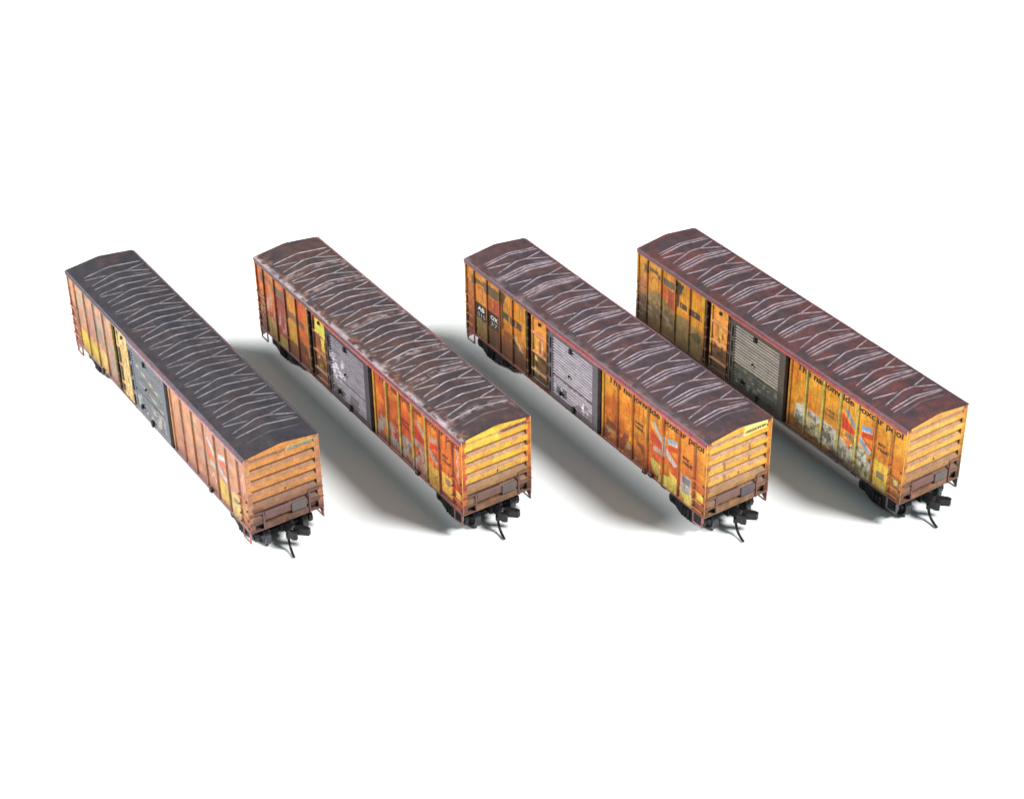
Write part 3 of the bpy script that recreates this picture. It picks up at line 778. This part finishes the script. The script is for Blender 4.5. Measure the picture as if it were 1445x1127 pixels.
# --- B: second, red-orange, chalky brown roof
CARS.append(dict(
    pos=(-16.41915652, 215.17066827, 0.57397852), seed=23, heavy=False,
    label='red orange boxcar whose brown roof edge is worn chalky white, second from left',
    base=(226, 112, 24), base2=(196, 66, 24), mix=0.9, farbase=(226, 120, 36), yribs=[14.9, 35.4, 38.55, 41.65, 44.8], ribcol=(206, 174, 62), rib2=(150, 62, 30), ribal=0.6,
    seam=0.85, seamcol=(84, 36, 20), edgeY=(212, 168, 40), grime=0.75, grimeh=2.4, grimecol=(104, 62, 56), streak=0.4, streakcol=(150, 40, 24), spots=0.5, y15=5.5, hicol=(240, 150, 40), mottle=0.55, mottlecol=(84, 40, 30), low=0.6, lowcol=(150, 58, 30),
    fargrime=0.7, fargrimecol=(84, 54, 40),
    sill=(120, 72, 66), chord=(170, 66, 46), rail=(100, 78, 82), rail2=(126, 60, 60), raillip=0.7, raillipcol=(176, 88, 78),
    ladder=(190, 84, 46), farladder=(120, 80, 60), stirrup=(120, 88, 86), sillbits=[(42.6, 0.3)],
    marks=[('rect', 1.3, 2.5, 8.0, 9.4, (92, 78, 60), 0.8, 0.3), ('rect', 2.6, 4.6, 8.8, 9.4, (120, 96, 70), 0.7, 0.3), ('rect', 4.6, 8.4, 8.0, 9.2, (128, 104, 88), 0.85, 0.5),
           ('rect', 5.7, 8.4, 1.5, 7.9, (150, 62, 52), 0.85, 0.6), ('blot', 2.4, 5.2, 3, 7, (206, 150, 122), 0.8, 1.3, 0.45), ('blot', 5.7, 8.3, 2.5, 5.5, (190, 146, 136), 0.8, 1.4, 0.48),
           ('rect', 2.5, 5.2, 0.2, 3.0, (176, 150, 62), 0.85, 0.8), ('rect', 5.8, 8.4, 0.2, 1.7, (180, 160, 70), 0.85, 0.6), ('rect', 8.8, 9.5, 6, 9.8, (108, 90, 64), 0.8, 0.4),
           ('rect', 8.9, 11.4, 7.2, 10.2, (232, 150, 40), 0.9, 0.4), ('rect', 9.0, 13.6, 6.2, 7.2, (128, 98, 74), 0.8, 0.5), ('rect', 8.9, 11.4, 2.5, 5.9, (214, 160, 52), 0.85, 0.8),
           ('rect', 11.9, 14.6, 7.4, 10.4, (232, 104, 34), 0.9, 0.3), ('rect', 12.0, 14.0, 2.2, 3.8, (98, 60, 44), 0.8, 0.7), ('rect', 9.0, 11.0, 0.4, 2.3, (130, 92, 48), 0.7, 0.8),
           ('rect', 0.4, 2.2, 0.3, 5.2, (126, 84, 56), 0.8, 0.7), ('blot', 0.4, 2.2, 1, 6, (220, 170, 80), 0.6, 1.5, 0.5),
           ('blot', 32.5, 41.5, 0.8, 3.9, (156, 146, 134), 0.9, 1.1, 0.42), ('blot', 41.6, 44.6, 0.6, 5.0, (160, 148, 138), 0.9, 1.1, 0.42),
           ('line', [(37, 2.6), (37.8, 3.6), (38.2, 2.4), (37.4, 1.8), (37, 2.6)], 0.13, (70, 62, 60), 0.7), ('line', [(39.4, 2), (40.5, 3.2), (41, 2)], 0.13, (72, 62, 62), 0.7),
           ('line', [(42.3, 2.4), (43.1, 3.6), (43.8, 2.2), (44.4, 3.2)], 0.13, (80, 70, 68), 0.7)]
          + emblem_marks({'blue': (170, 160, 148), 'red': (198, 44, 34), 'grey': (150, 128, 110)}, 0.85, 0.25)
          + [('rect', 45.1, 47.6, 0.2, 3.3, (206, 160, 62), 0.92, 0.6), ('line', [(45.4, 2.6), (46.2, 1.4), (47.2, 2.4), (46.4, 0.8), (45.6, 1.2)], 0.1, (130, 88, 44), 0.8),
             ('rect', 48.2, 50.8, 0.9, 3.9, (230, 172, 62), 0.95, 0.15), ('rect', 49.0, 50.3, 2.5, 3.5, (92, 92, 96), 0.9, 0.15), ('rect', 51.5, 52.6, 1.9, 3.0, (222, 182, 74), 0.9, 0.15),
             ('line', [(51.7, 9), (52.2, 8.2), (51.8, 7.2), (52.3, 6.2), (51.9, 5.2), (52.3, 4.4)], 0.2, (214, 168, 150), 0.8)],
    doorframe=(72, 66, 72), doorlow=(60, 54, 60), doorhi=(140, 132, 140), doorhi2=(120, 112, 120), dooralt=0.6, doorgrime=0.5,
    doormarks=[('blot', 21, 24.8, 3.5, 7.2, (196, 186, 192), 0.75, 1.6, 0.5), ('rect', 21.5, 24.6, 1.3, 2.6, (46, 40, 44), 0.8, 0.7), ('rect', 26, 28.3, 1.2, 3.0, (60, 52, 56), 0.7, 0.5)],
    doorlabel='dark violet grey sliding door with a pale scribble',
    plug=(150, 84, 40), plug2=(120, 70, 36), plugbar=(156, 104, 82), plugdirt=0.8, rod=(92, 74, 60),
    plugmarks=[('rect', 16.9, 19.8, 8.0, 10.1, (214, 202, 84), 0.9, 0.4), ('rect', 18.3, 19.2, 5.5, 7.6, (216, 190, 78), 0.9, 0.5), ('rect', 16.2, 16.9, 0, 9.5, (56, 40, 26), 0.8, 0.4), ('rect', 17.4, 18.2, 2.6, 4.2, (190, 160, 60), 0.8, 0.8)],
    roof=(74, 60, 64), roof2=(98, 64, 52), roofmix=0.6, roofrust=0.35, roofrustcol=(104, 68, 60), chalk=0.7, chalkcol=(182, 158, 160), chalkbands=[0, 1, 3.1, 5, 6.1, 7.9], edgechalk=0.95,
    seamline=(196, 180, 184), seamw=0.95, seamk=0.95, roofedge=(176, 150, 156), fascia=(126, 92, 92), rooflabel='brown roof with chalky white worn patches along its edge',
    end=(244, 186, 40), end2=(232, 160, 48), ledge=0.85, ledgecol=(168, 128, 110), footcol=(140, 92, 52), endgrime=0.92, endgrimeh=6.4, endgrimecol=(122, 88, 80), endgrime2=(184, 126, 72),
    endmarks=[('rect', -4.8, 0.5, 9.5, 11.3, (246, 206, 56), 0.6, 0.8), ('blot', -4, 4.5, 4, 9, (206, 134, 60), 0.5, 1.0, 0.52)],
    post=(232, 178, 84), plate=(128, 112, 106), endtext=('ABOX 50142', 0.85, 10.25, 3.3, M_INK2, 0.42)))
# --- C: third, golden orange, striped pale door
CARS.append(dict(
    pos=(12.51788395, 213.7676179, 0.5771169), seed=37, heavy=True,
    label='golden orange boxcar with a pale lavender striped door, third from left',
    base=(238, 150, 26), base2=(222, 108, 22), mix=0.8, farbase=(232, 146, 30), yribs=[], ribcol=(200, 160, 60), rib2=(196, 96, 36), ribal=0.6,
    seam=0.8, seamcol=(96, 44, 20), edgeY=(228, 160, 44), grime=0.8, grimeh=2.6, grimecol=(104, 56, 40), streak=0.35, streakcol=(176, 70, 24), spots=0.4, y15=4.6, low=0.65, lowcol=(164, 70, 26), lowh=8.5,
    fargrime=0.88, fargrimecol=(74, 48, 30),
    sill=(130, 66, 48), chord=(176, 84, 46), rail=(112, 80, 86), rail2=(128, 60, 68), raillip=0.7, raillipcol=(186, 88, 76),
    ladder=(206, 112, 46), farladder=(150, 104, 62), stirrup=(128, 84, 84), sillbits=[(42.7, 0.35), (41.4, 0.1)],
    marks=[('rect', 1.4, 2.7, 8.4, 9.4, (104, 84, 58), 0.9, 0.2), ('rect', 2.7, 4.6, 8.7, 9.3, (100, 82, 52), 0.85, 0.2), ('rect', 4.5, 8.4, 8.1, 9.7, (102, 94, 70), 0.9, 0.3),
           ('poly', [(8.8, 10.2), (10.1, 10.1), (9.4, 8.5), (8.8, 8.4)], (84, 78, 52), 0.9, 0.2), ('rect', 8.9, 9.35, 4.5, 8.6, (60, 48, 36), 0.85, 0.15),
           ('rect', 9.0, 10.6, 6.3, 7.35, (78, 72, 50), 0.92, 0.15), ('rect', 10.95, 13.7, 6.2, 7.35, (78, 70, 50), 0.92, 0.15), ('rect', 12.1, 12.5, 6.4, 7.1, (214, 130, 60), 0.9, 0.1),
           ('rect', 6.9, 8.4, 5.7, 8.0, (176, 62, 52), 0.8, 0.4), ('rect', 5.7, 6.9, 5.7, 8.0, (222, 110, 36), 0.7, 0.4),
           ('rect', 2.5, 5.3, 3.2, 5.65, (42, 42, 40), 0.96, 0.1), ('rect', 5.55, 8.45, 3.2, 5.75, (40, 40, 40), 0.96, 0.1),
           ('rect', 0.4, 2.2, 0.3, 8.3, (176, 98, 52), 0.7, 0.6), ('rect', 2.5, 5.2, 0.4, 3.2, (150, 130, 66), 0.85, 0.8), ('rect', 5.8, 8.3, 0.4, 3.2, (86, 60, 36), 0.8, 0.6),
           ('poly', [(11.9, 4.2), (13.9, 2.6), (13.9, 1.2), (11.9, 2.4)], (76, 68, 46), 0.85, 0.3), ('line', [(11.9, 4.6), (13.8, 3.2)], 0.3, (196, 180, 130), 0.7),
           ('line', [(1.5, 8.3), (2.3, 8.0), (2.2, 5.4)], 0.1, (140, 60, 30), 0.8), ('line', [(3.2, 8.2), (4.2, 8.3), (4.3, 6.4), (5.2, 6.4)], 0.1, (150, 80, 30), 0.8),
           ('line', [(6.0, 7.6), (7.2, 7.4), (7.2, 6.2), (6.1, 6.3), (6.0, 7.6)], 0.1, (140, 56, 36), 0.8),
           ('blot', 8.8, 11.5, 0.5, 4.5, (126, 74, 40), 0.8, 1.0, 0.42), ('blot', 32.5, 41, 0.4, 3.6, (120, 56, 36), 0.85, 0.8, 0.38), ('blot', 33, 41.5, 0.3, 2.3, (180, 160, 110), 0.7, 1.4, 0.58),
           ('blot', 41.7, 47.6, 1.5, 6, (206, 76, 30), 0.7, 0.7, 0.42)]
          + emblem_marks({'blue': (196, 196, 186), 'white': (208, 200, 176), 'red': (206, 66, 30), 'grey': (176, 176, 160)}, 0.92, 0.08)
          + [('poly', [(45.5, 7.4), (47.2, 7.9), (47.3, 7.3), (45.6, 6.9)], (110, 158, 196), 0.9, 0.2), ('line', [(44.95, 7.2), (44.95, 4.6)], 0.2, (200, 196, 180), 0.8),
             ('poly', [(42.4, 2.9), (44.2, 2.6), (44.3, 1.6), (43.6, 0.6), (42.9, 1.0), (42.4, 2.0)], (196, 182, 84), 0.85, 0.3), ('rect', 44.0, 44.6, -0.3, 1.2, (232, 206, 120), 0.8, 0.3),
             ('poly', [(44.9, 0.2), (44.9, 1.6), (46.2, 2.0), (46.2, 2.9), (47.6, 2.5), (47.6, -0.2)], (228, 208, 92), 0.97, 0.25),
             ('rect', 48.2, 50.9, 0.0, 1.9, (232, 214, 96), 0.95, 0.25), ('poly', [(48.2, 1.3), (49.0, 0.4), (48.9, -0.2), (48.2, -0.2)], (206, 100, 40), 0.9, 0.3),
             ('rect', 48.35, 50.25, 1.3, 4.0, (190, 182, 170), 0.97, 0.03), ('rect', 48.5, 50.1, 2.75, 3.85, (72, 82, 98), 0.97, 0.03), ('rect', 48.5, 50.1, 1.45, 2.6, (134, 132, 122), 0.97, 0.03),
             ('rect', 51.45, 52.65, 1.95, 3.1, (234, 206, 84), 0.97, 0.03), ('rect', 51.2, 52.8, 3.3, 4.7, (200, 104, 46), 0.6, 0.1)],
    doorframe=(92, 88, 94), doorlow=(98, 88, 92), doorhi=(168, 160, 168), doorhi2=(142, 132, 140), dooralt=0.5, doorgrime=0.45,
    doormarks=[('rect', 21.4, 30.3, 3.85, 4.3, (84, 66, 66), 0.85, 0.3), ('rect', 22.3, 24.6, 1.5, 2.7, (58, 52, 56), 0.9, 0.15), ('rect', 23.25, 23.5, 1.5, 2.7, (170, 160, 165), 0.9, 0.05),
               ('line', [(28.2, 3.0), (28.2, 1.6)], 0.12, (206, 200, 204), 0.9), ('line', [(27.6, 2.4), (29.2, 1.9)], 0.14, (206, 200, 204), 0.9), ('blot', 26, 30.5, 1.2, 3.2, (96, 78, 76), 0.7, 1.1, 0.45)],
    doorlabel='sliding door with pale lavender stripes',
    plug=(206, 132, 56), plug2=(170, 100, 48), plugbar=(182, 130, 96), plugdirt=0.85, rod=(96, 70, 56),
    plugmarks=[('rect', 16.4, 19.8, 8.2, 10.0, (222, 146, 56), 0.8, 0.4), ('rect', 16.7, 18.0, 5.6, 7.2, (210, 158, 66), 0.85, 0.3), ('line', [(18.6, 7.3), (18.6, 5.4)], 0.2, (214, 176, 140), 0.8), ('rect', 16.3, 19.8, 0.4, 4.9, (64, 50, 30), 0.85, 0.6),
               ('rect', 16.9, 17.5, 3.6, 4.5, (190, 184, 80), 0.9, 0.4), ('rect', 16.9, 18.0, 1.7, 2.8, (186, 180, 80), 0.9, 0.5)],
    roof=(76, 60, 66), roof2=(102, 66, 60), roofmix=0.6, roofrust=0.4, roofrustcol=(106, 58, 54), chalk=0.75, chalkcol=(178, 146, 148), chalkbands=[-0.05, 1], edgechalk=0.15,
    seamline=(184, 162, 174), seamw=1.05, seamk=1.0, roofedge=(138, 108, 118), fascia=(112, 80, 86), rooflabel='purple brown roof with pale branching seams',
    end=(244, 180, 50), end2=(238, 164, 50), ledge=0.85, ledgecol=(182, 144, 124), footcol=(150, 100, 56), endgrime=0.85, endgrimeh=5.8, endgrimecol=(132, 98, 90), endgrime2=(206, 150, 74),
    endmarks=[('poly', [(0.65, 10.0), (4.3, 10.0), (4.4, 11.2), (0.65, 11.6)], (240, 226, 128), 0.95, 0.02), ('rect', -2.3, -1.95, 6.2, 7.2, (140, 88, 56), 0.8, 0.2), ('rect', 1.5, 1.85, 7.4, 8.6, (140, 92, 70), 0.8, 0.3), ('rect', 1.4, 1.9, 5.9, 6.8, (150, 104, 84), 0.8, 0.3), ('rect', -2.3, -1.9, 4.6, 5.4, (150, 104, 84), 0.8, 0.3)],
    post=(240, 184, 96), plate=(118, 108, 118), endtext=('ABOX 21 00', 0.95, 10.28, 3.0, M_INK2, 0.42)))
# --- D: rightmost, golden with olive grime and graffiti
CARS.append(dict(
    pos=(36.3426646, 215.79037924, 0.58100385), seed=51, heavy=True,
    label='golden boxcar with white graffiti low on its side and reddish roof, rightmost',
    base=(236, 158, 28), base2=(226, 120, 22), mix=0.7, farbase=(232, 160, 34), yribs=[35.4, 38.55, 41.65, 44.8], ribcol=(214, 196, 84), rib2=(206, 124, 40), ribal=0.6,
    seam=0.8, seamcol=(92, 52, 20), edgeY=(206, 138, 40), grime=0.75, grimeh=2.2, grimecol=(92, 62, 40), streak=0.35, streakcol=(176, 80, 24), spots=0.4, y15=7.0, mottle=0.6, mottlecol=(72, 60, 36), low=0.5, lowcol=(176, 88, 26),
    fargrime=0.92, fargrimecol=(84, 68, 44),
    sill=(100, 66, 54), chord=(168, 84, 44), rail=(116, 76, 80), rail2=(118, 62, 66), raillip=0.8, raillipcol=(166, 70, 68),
    ladder=(196, 104, 44), farladder=(110, 84, 66), stirrup=(92, 84, 84), sillbits=[],
    marks=[('rect', 1.5, 2.5, 8.3, 9.4, (84, 80, 52), 0.9, 0.2), ('rect', 2.7, 4.5, 8.85, 9.4, (96, 88, 44), 0.85, 0.2), ('rect', 4.55, 5.3, 8.3, 9.0, (84, 82, 60), 0.9, 0.1), ('rect', 5.8, 8.3, 8.2, 9.3, (104, 98, 84), 0.9, 0.3),
           ('poly', [(8.7, 10.1), (10.3, 9.9), (9.6, 8.2), (8.7, 8.2)], (66, 64, 48), 0.95, 0.15), ('rect', 8.8, 9.3, 6.2, 8.4, (66, 58, 46), 0.9, 0.2),
           ('rect', 9.5, 11.0, 6.3, 7.2, (74, 70, 54), 0.95, 0.1), ('rect', 11.5, 13.9, 6.25, 7.2, (72, 68, 54), 0.95, 0.1), ('rect', 12.6, 12.9, 6.5, 7.0, (206, 150, 60), 0.9, 0.05), ('rect', 9.7, 9.95, 6.5, 7.0, (206, 150, 60), 0.9, 0.05),
           ('rect', 6.8, 8.4, 4.8, 8.0, (178, 66, 52), 0.8, 0.3), ('rect', 5.7, 6.9, 6.0, 8.0, (224, 104, 44), 0.8, 0.3),
           ('poly', [(2.6, 5.8), (5.2, 6.4), (8.3, 4.8), (11.4, 5.2), (14.5, 4.2), (14.5, 0), (2.5, 0)], (150, 128, 76), 0.85, 0.8),
           ('blot', 0.4, 8.4, 0.5, 4.5, (92, 74, 56), 0.8, 1.0, 0.42), ('blot', 0.4, 8.4, 2, 5, (176, 150, 130), 0.7, 1.3, 0.55),
           ('line', [(3.2, 4.2), (3.9, 5.2), (4.5, 4.4), (3.8, 3.6), (3.2, 4.2)], 0.12, (110, 84, 46), 0.8), ('line', [(6.2, 5.0), (6.9, 5.5), (7.3, 4.6), (6.5, 4.2), (6.2, 5.0)], 0.12, (120, 80, 30), 0.8),
           ('rect', 0.4, 2.2, 4.8, 7.2, (190, 116, 76), 0.7, 0.6), ('line', [(1.4, 8.2), (2.2, 7.9)], 0.1, (140, 90, 30), 0.8), ('line', [(3.0, 7.2), (3.5, 8.3), (4.6, 8.1), (4.7, 6.6)], 0.1, (176, 90, 40), 0.8),
           ('poly', [(11.9, 3.4), (13.4, 4.3), (14.2, 3.6), (13.9, 2.6), (12.4, 2.8)], (56, 54, 40), 0.9, 0.4),
           ('poly', [(33.4, 2.1), (33.6, 4.2), (34.6, 4.6), (35.9, 4.4), (38.4, 4.5), (39.2, 4.4), (41.0, 4.2), (42.3, 3.7), (43.8, 2.8), (45.2, 4.5), (46.0, 4.3), (47.0, 3.2), (47.9, 2.0), (47.9, -0.4), (40, 0.8), (36, 1.0)], (196, 190, 168), 0.95, 0.5),
           ('poly', [(35.5, 3.9), (38.4, 3.6), (38.6, 1.0), (36, 0.9)], (186, 172, 86), 0.7, 0.5), ('poly', [(44.5, 2.4), (46.5, 2.6), (47.6, 1.6), (47.6, 0), (44.4, 0.4)], (176, 168, 92), 0.75, 0.5),
           ('blot', 33.6, 47.8, 0.3, 4.2, (66, 68, 54), 0.85, 1.3, 0.52), ('blot', 33.6, 47.8, 1.4, 4.4, (226, 222, 208), 0.8, 1.7, 0.56), ('line', [(39.5, 3.4), (40.3, 2.4), (39.8, 1.6)], 0.16, (96, 78, 60), 0.8), ('line', [(33.9, 3.2), (34.6, 2.4), (34.2, 1.6), (35, 1.2)], 0.15, (110, 100, 84), 0.8),
           ('line', [(45.0, 3.8), (46, 3.2), (45.4, 2.4), (46.6, 1.8)], 0.14, (96, 100, 84), 0.8), ('blot', 40, 46, -0.3, 1.4, (52, 40, 28), 0.9, 0.9, 0.38)]
          + emblem_marks({'blue': (134, 156, 172), 'white': (206, 200, 190), 'red': (214, 62, 28), 'grey': (140, 124, 110)}, 0.95, 0.05)
          + [('poly', [(45.55, 7.45), (47.3, 7.9), (47.4, 7.35), (45.6, 6.9)], (104, 164, 216), 0.95, 0.05),
             ('rect', 48.2, 50.85, -0.2, 4.0, (226, 186, 62), 0.95, 0.08), ('rect', 48.75, 50.15, 1.6, 2.6, (84, 86, 90), 0.97, 0.03), ('blot', 48.2, 50.8, -0.2, 1.0, (196, 190, 150), 0.7, 1.4, 0.45),
             ('rect', 51.35, 52.75, 1.9, 3.4, (132, 96, 66), 0.9, 0.03), ('rect', 51.6, 52.5, 2.1, 3.15, (150, 140, 110), 0.9, 0.03), ('poly', [(52.05+0.36*math.cos(t*0.7), 2.62+0.4*math.sin(t*0.7)) for t in range(9)], (236, 214, 70), 0.97, 0.0)],
    doorframe=(78, 70, 64), doorlow=(66, 60, 54), doorhi=(140, 132, 124), doorhi2=(156, 144, 122), dooralt=0.7, doorgrime=0.5, doorgc=(44, 40, 36),
    doormarks=[('rect', 20.6, 31.4, 0.3, 4.3, (60, 58, 50), 0.95, 0.5), ('line', [(21.5, 4.3), (30.3, 4.2)], 0.1, (150, 130, 96), 0.9), ('blot', 22, 30.4, 0.9, 3.9, (104, 106, 92), 0.8, 1.3, 0.55), ('blot', 22, 30, 0.5, 3.9, (36, 44, 36), 0.8, 1.0, 0.52)],
    doorlabel='brown grey sliding door, dark below its middle',
    plug=(210, 142, 62), plug2=(186, 118, 56), plugbar=(180, 130, 92), plugdirt=0.95, rod=(90, 62, 48),
    plugmarks=[('rect', 17.9, 18.5, 5.8, 7.6, (226, 184, 80), 0.8, 0.4), ('rect', 16.3, 19.8, 0.4, 4.4, (60, 44, 28), 0.85, 1.2), ('rect', 16.4, 19.8, 8.2, 10, (216, 146, 62), 0.8, 0.4)],
    roof=(78, 58, 62), roof2=(104, 56, 54), roofmix=0.7, roofrust=0.5, roofrustcol=(118, 56, 50), edgechalk=0.0,
    seamline=(178, 156, 166), seamw=1.15, seamk=1.0, roofedge=(124, 90, 96), fascia=(112, 74, 78), rooflabel='reddish brown roof with pale branching seams',
    end=(244, 182, 62), end2=(236, 160, 52), ledge=0.85, ledgecol=(176, 132, 110), footcol=(150, 96, 50), endgrime=0.88, endgrimeh=5.8, endgrimecol=(132, 92, 84), endgrime2=(190, 136, 100),
    endmarks=[('blot', -4.5, 4.5, 9, 11.3, (210, 140, 60), 0.5, 1.0, 0.5)],
    post=(240, 190, 90), plate=(140, 122, 120)))

for i, cfg in enumerate(CARS):
    x0, y0, yaw = cfg['pos']
    root = bpy.data.objects.new('boxcar', None); COL.objects.link(root)
    root.empty_display_size = 0.01
    root.location = (x0*S, y0*S, 0); root.rotation_euler = (0, 0, yaw-math.pi/2)
    root['label'] = cfg['label']; root['category'] = 'model boxcar'; root['group'] = 'weathered model boxcars in a slanted row'
    w = build_side(cfg, root)
    roof = build_roof(cfg, root)
    e = build_end(cfg, root)
    for o in list(root.children):
        if o.name.split('.')[0] in ('side_wall', 'sliding_door', 'plug_door', 'eave_rail', 'end_wall'):
            reverse_copy(o, root)
        if o.name.split('.')[0] == 'stirrup_step': reverse_copy(o, root)
    # lettering on the panels: slogan under the eave, small lines lower down
    d0 = -0.145
    if i > 0:
        ink = M_INKRED if i == 1 else M_INK
        lettering('The nationwide boxcar pool', 'side', 33.3, 9.25, 1.3, ink, w, d0, width=19.2, bold=0.035, shear=0.06)
        if i > 1: lettering('next\nload,', 'side', 39.05, 6.15, 0.72, ink if i == 2 else M_INK2, w, d0, width=1.8, bold=0.016, line=0.95)
        else: lettering('next\nload,', 'side', 39.05, 6.15, 0.72, M_INKRED, w, d0, width=1.8, bold=0.012, line=0.95)
        lettering('any\nroad!', 'side', 48.55, 6.35, 0.78, M_INKRED if i == 1 else M_INK, w, d0, width=1.9, bold=0.016, line=0.95)
    if i == 2:
        lettering('AB', 'side', 3.0, 4.55, 0.92, M_INKW, w, d0, width=1.6, bold=0.008)
        lettering('010', 'side', 2.85, 3.55, 0.92, M_INKG, w, d0, width=2.0, bold=0.008)
        lettering('OX', 'side', 6.2, 4.6, 0.92, M_INKW, w, d0, width=1.7, bold=0.008)
        lettering('37', 'side', 6.2, 3.6, 0.92, M_INKG, w, d0, width=1.6, bold=0.008)
    running_gear(root)
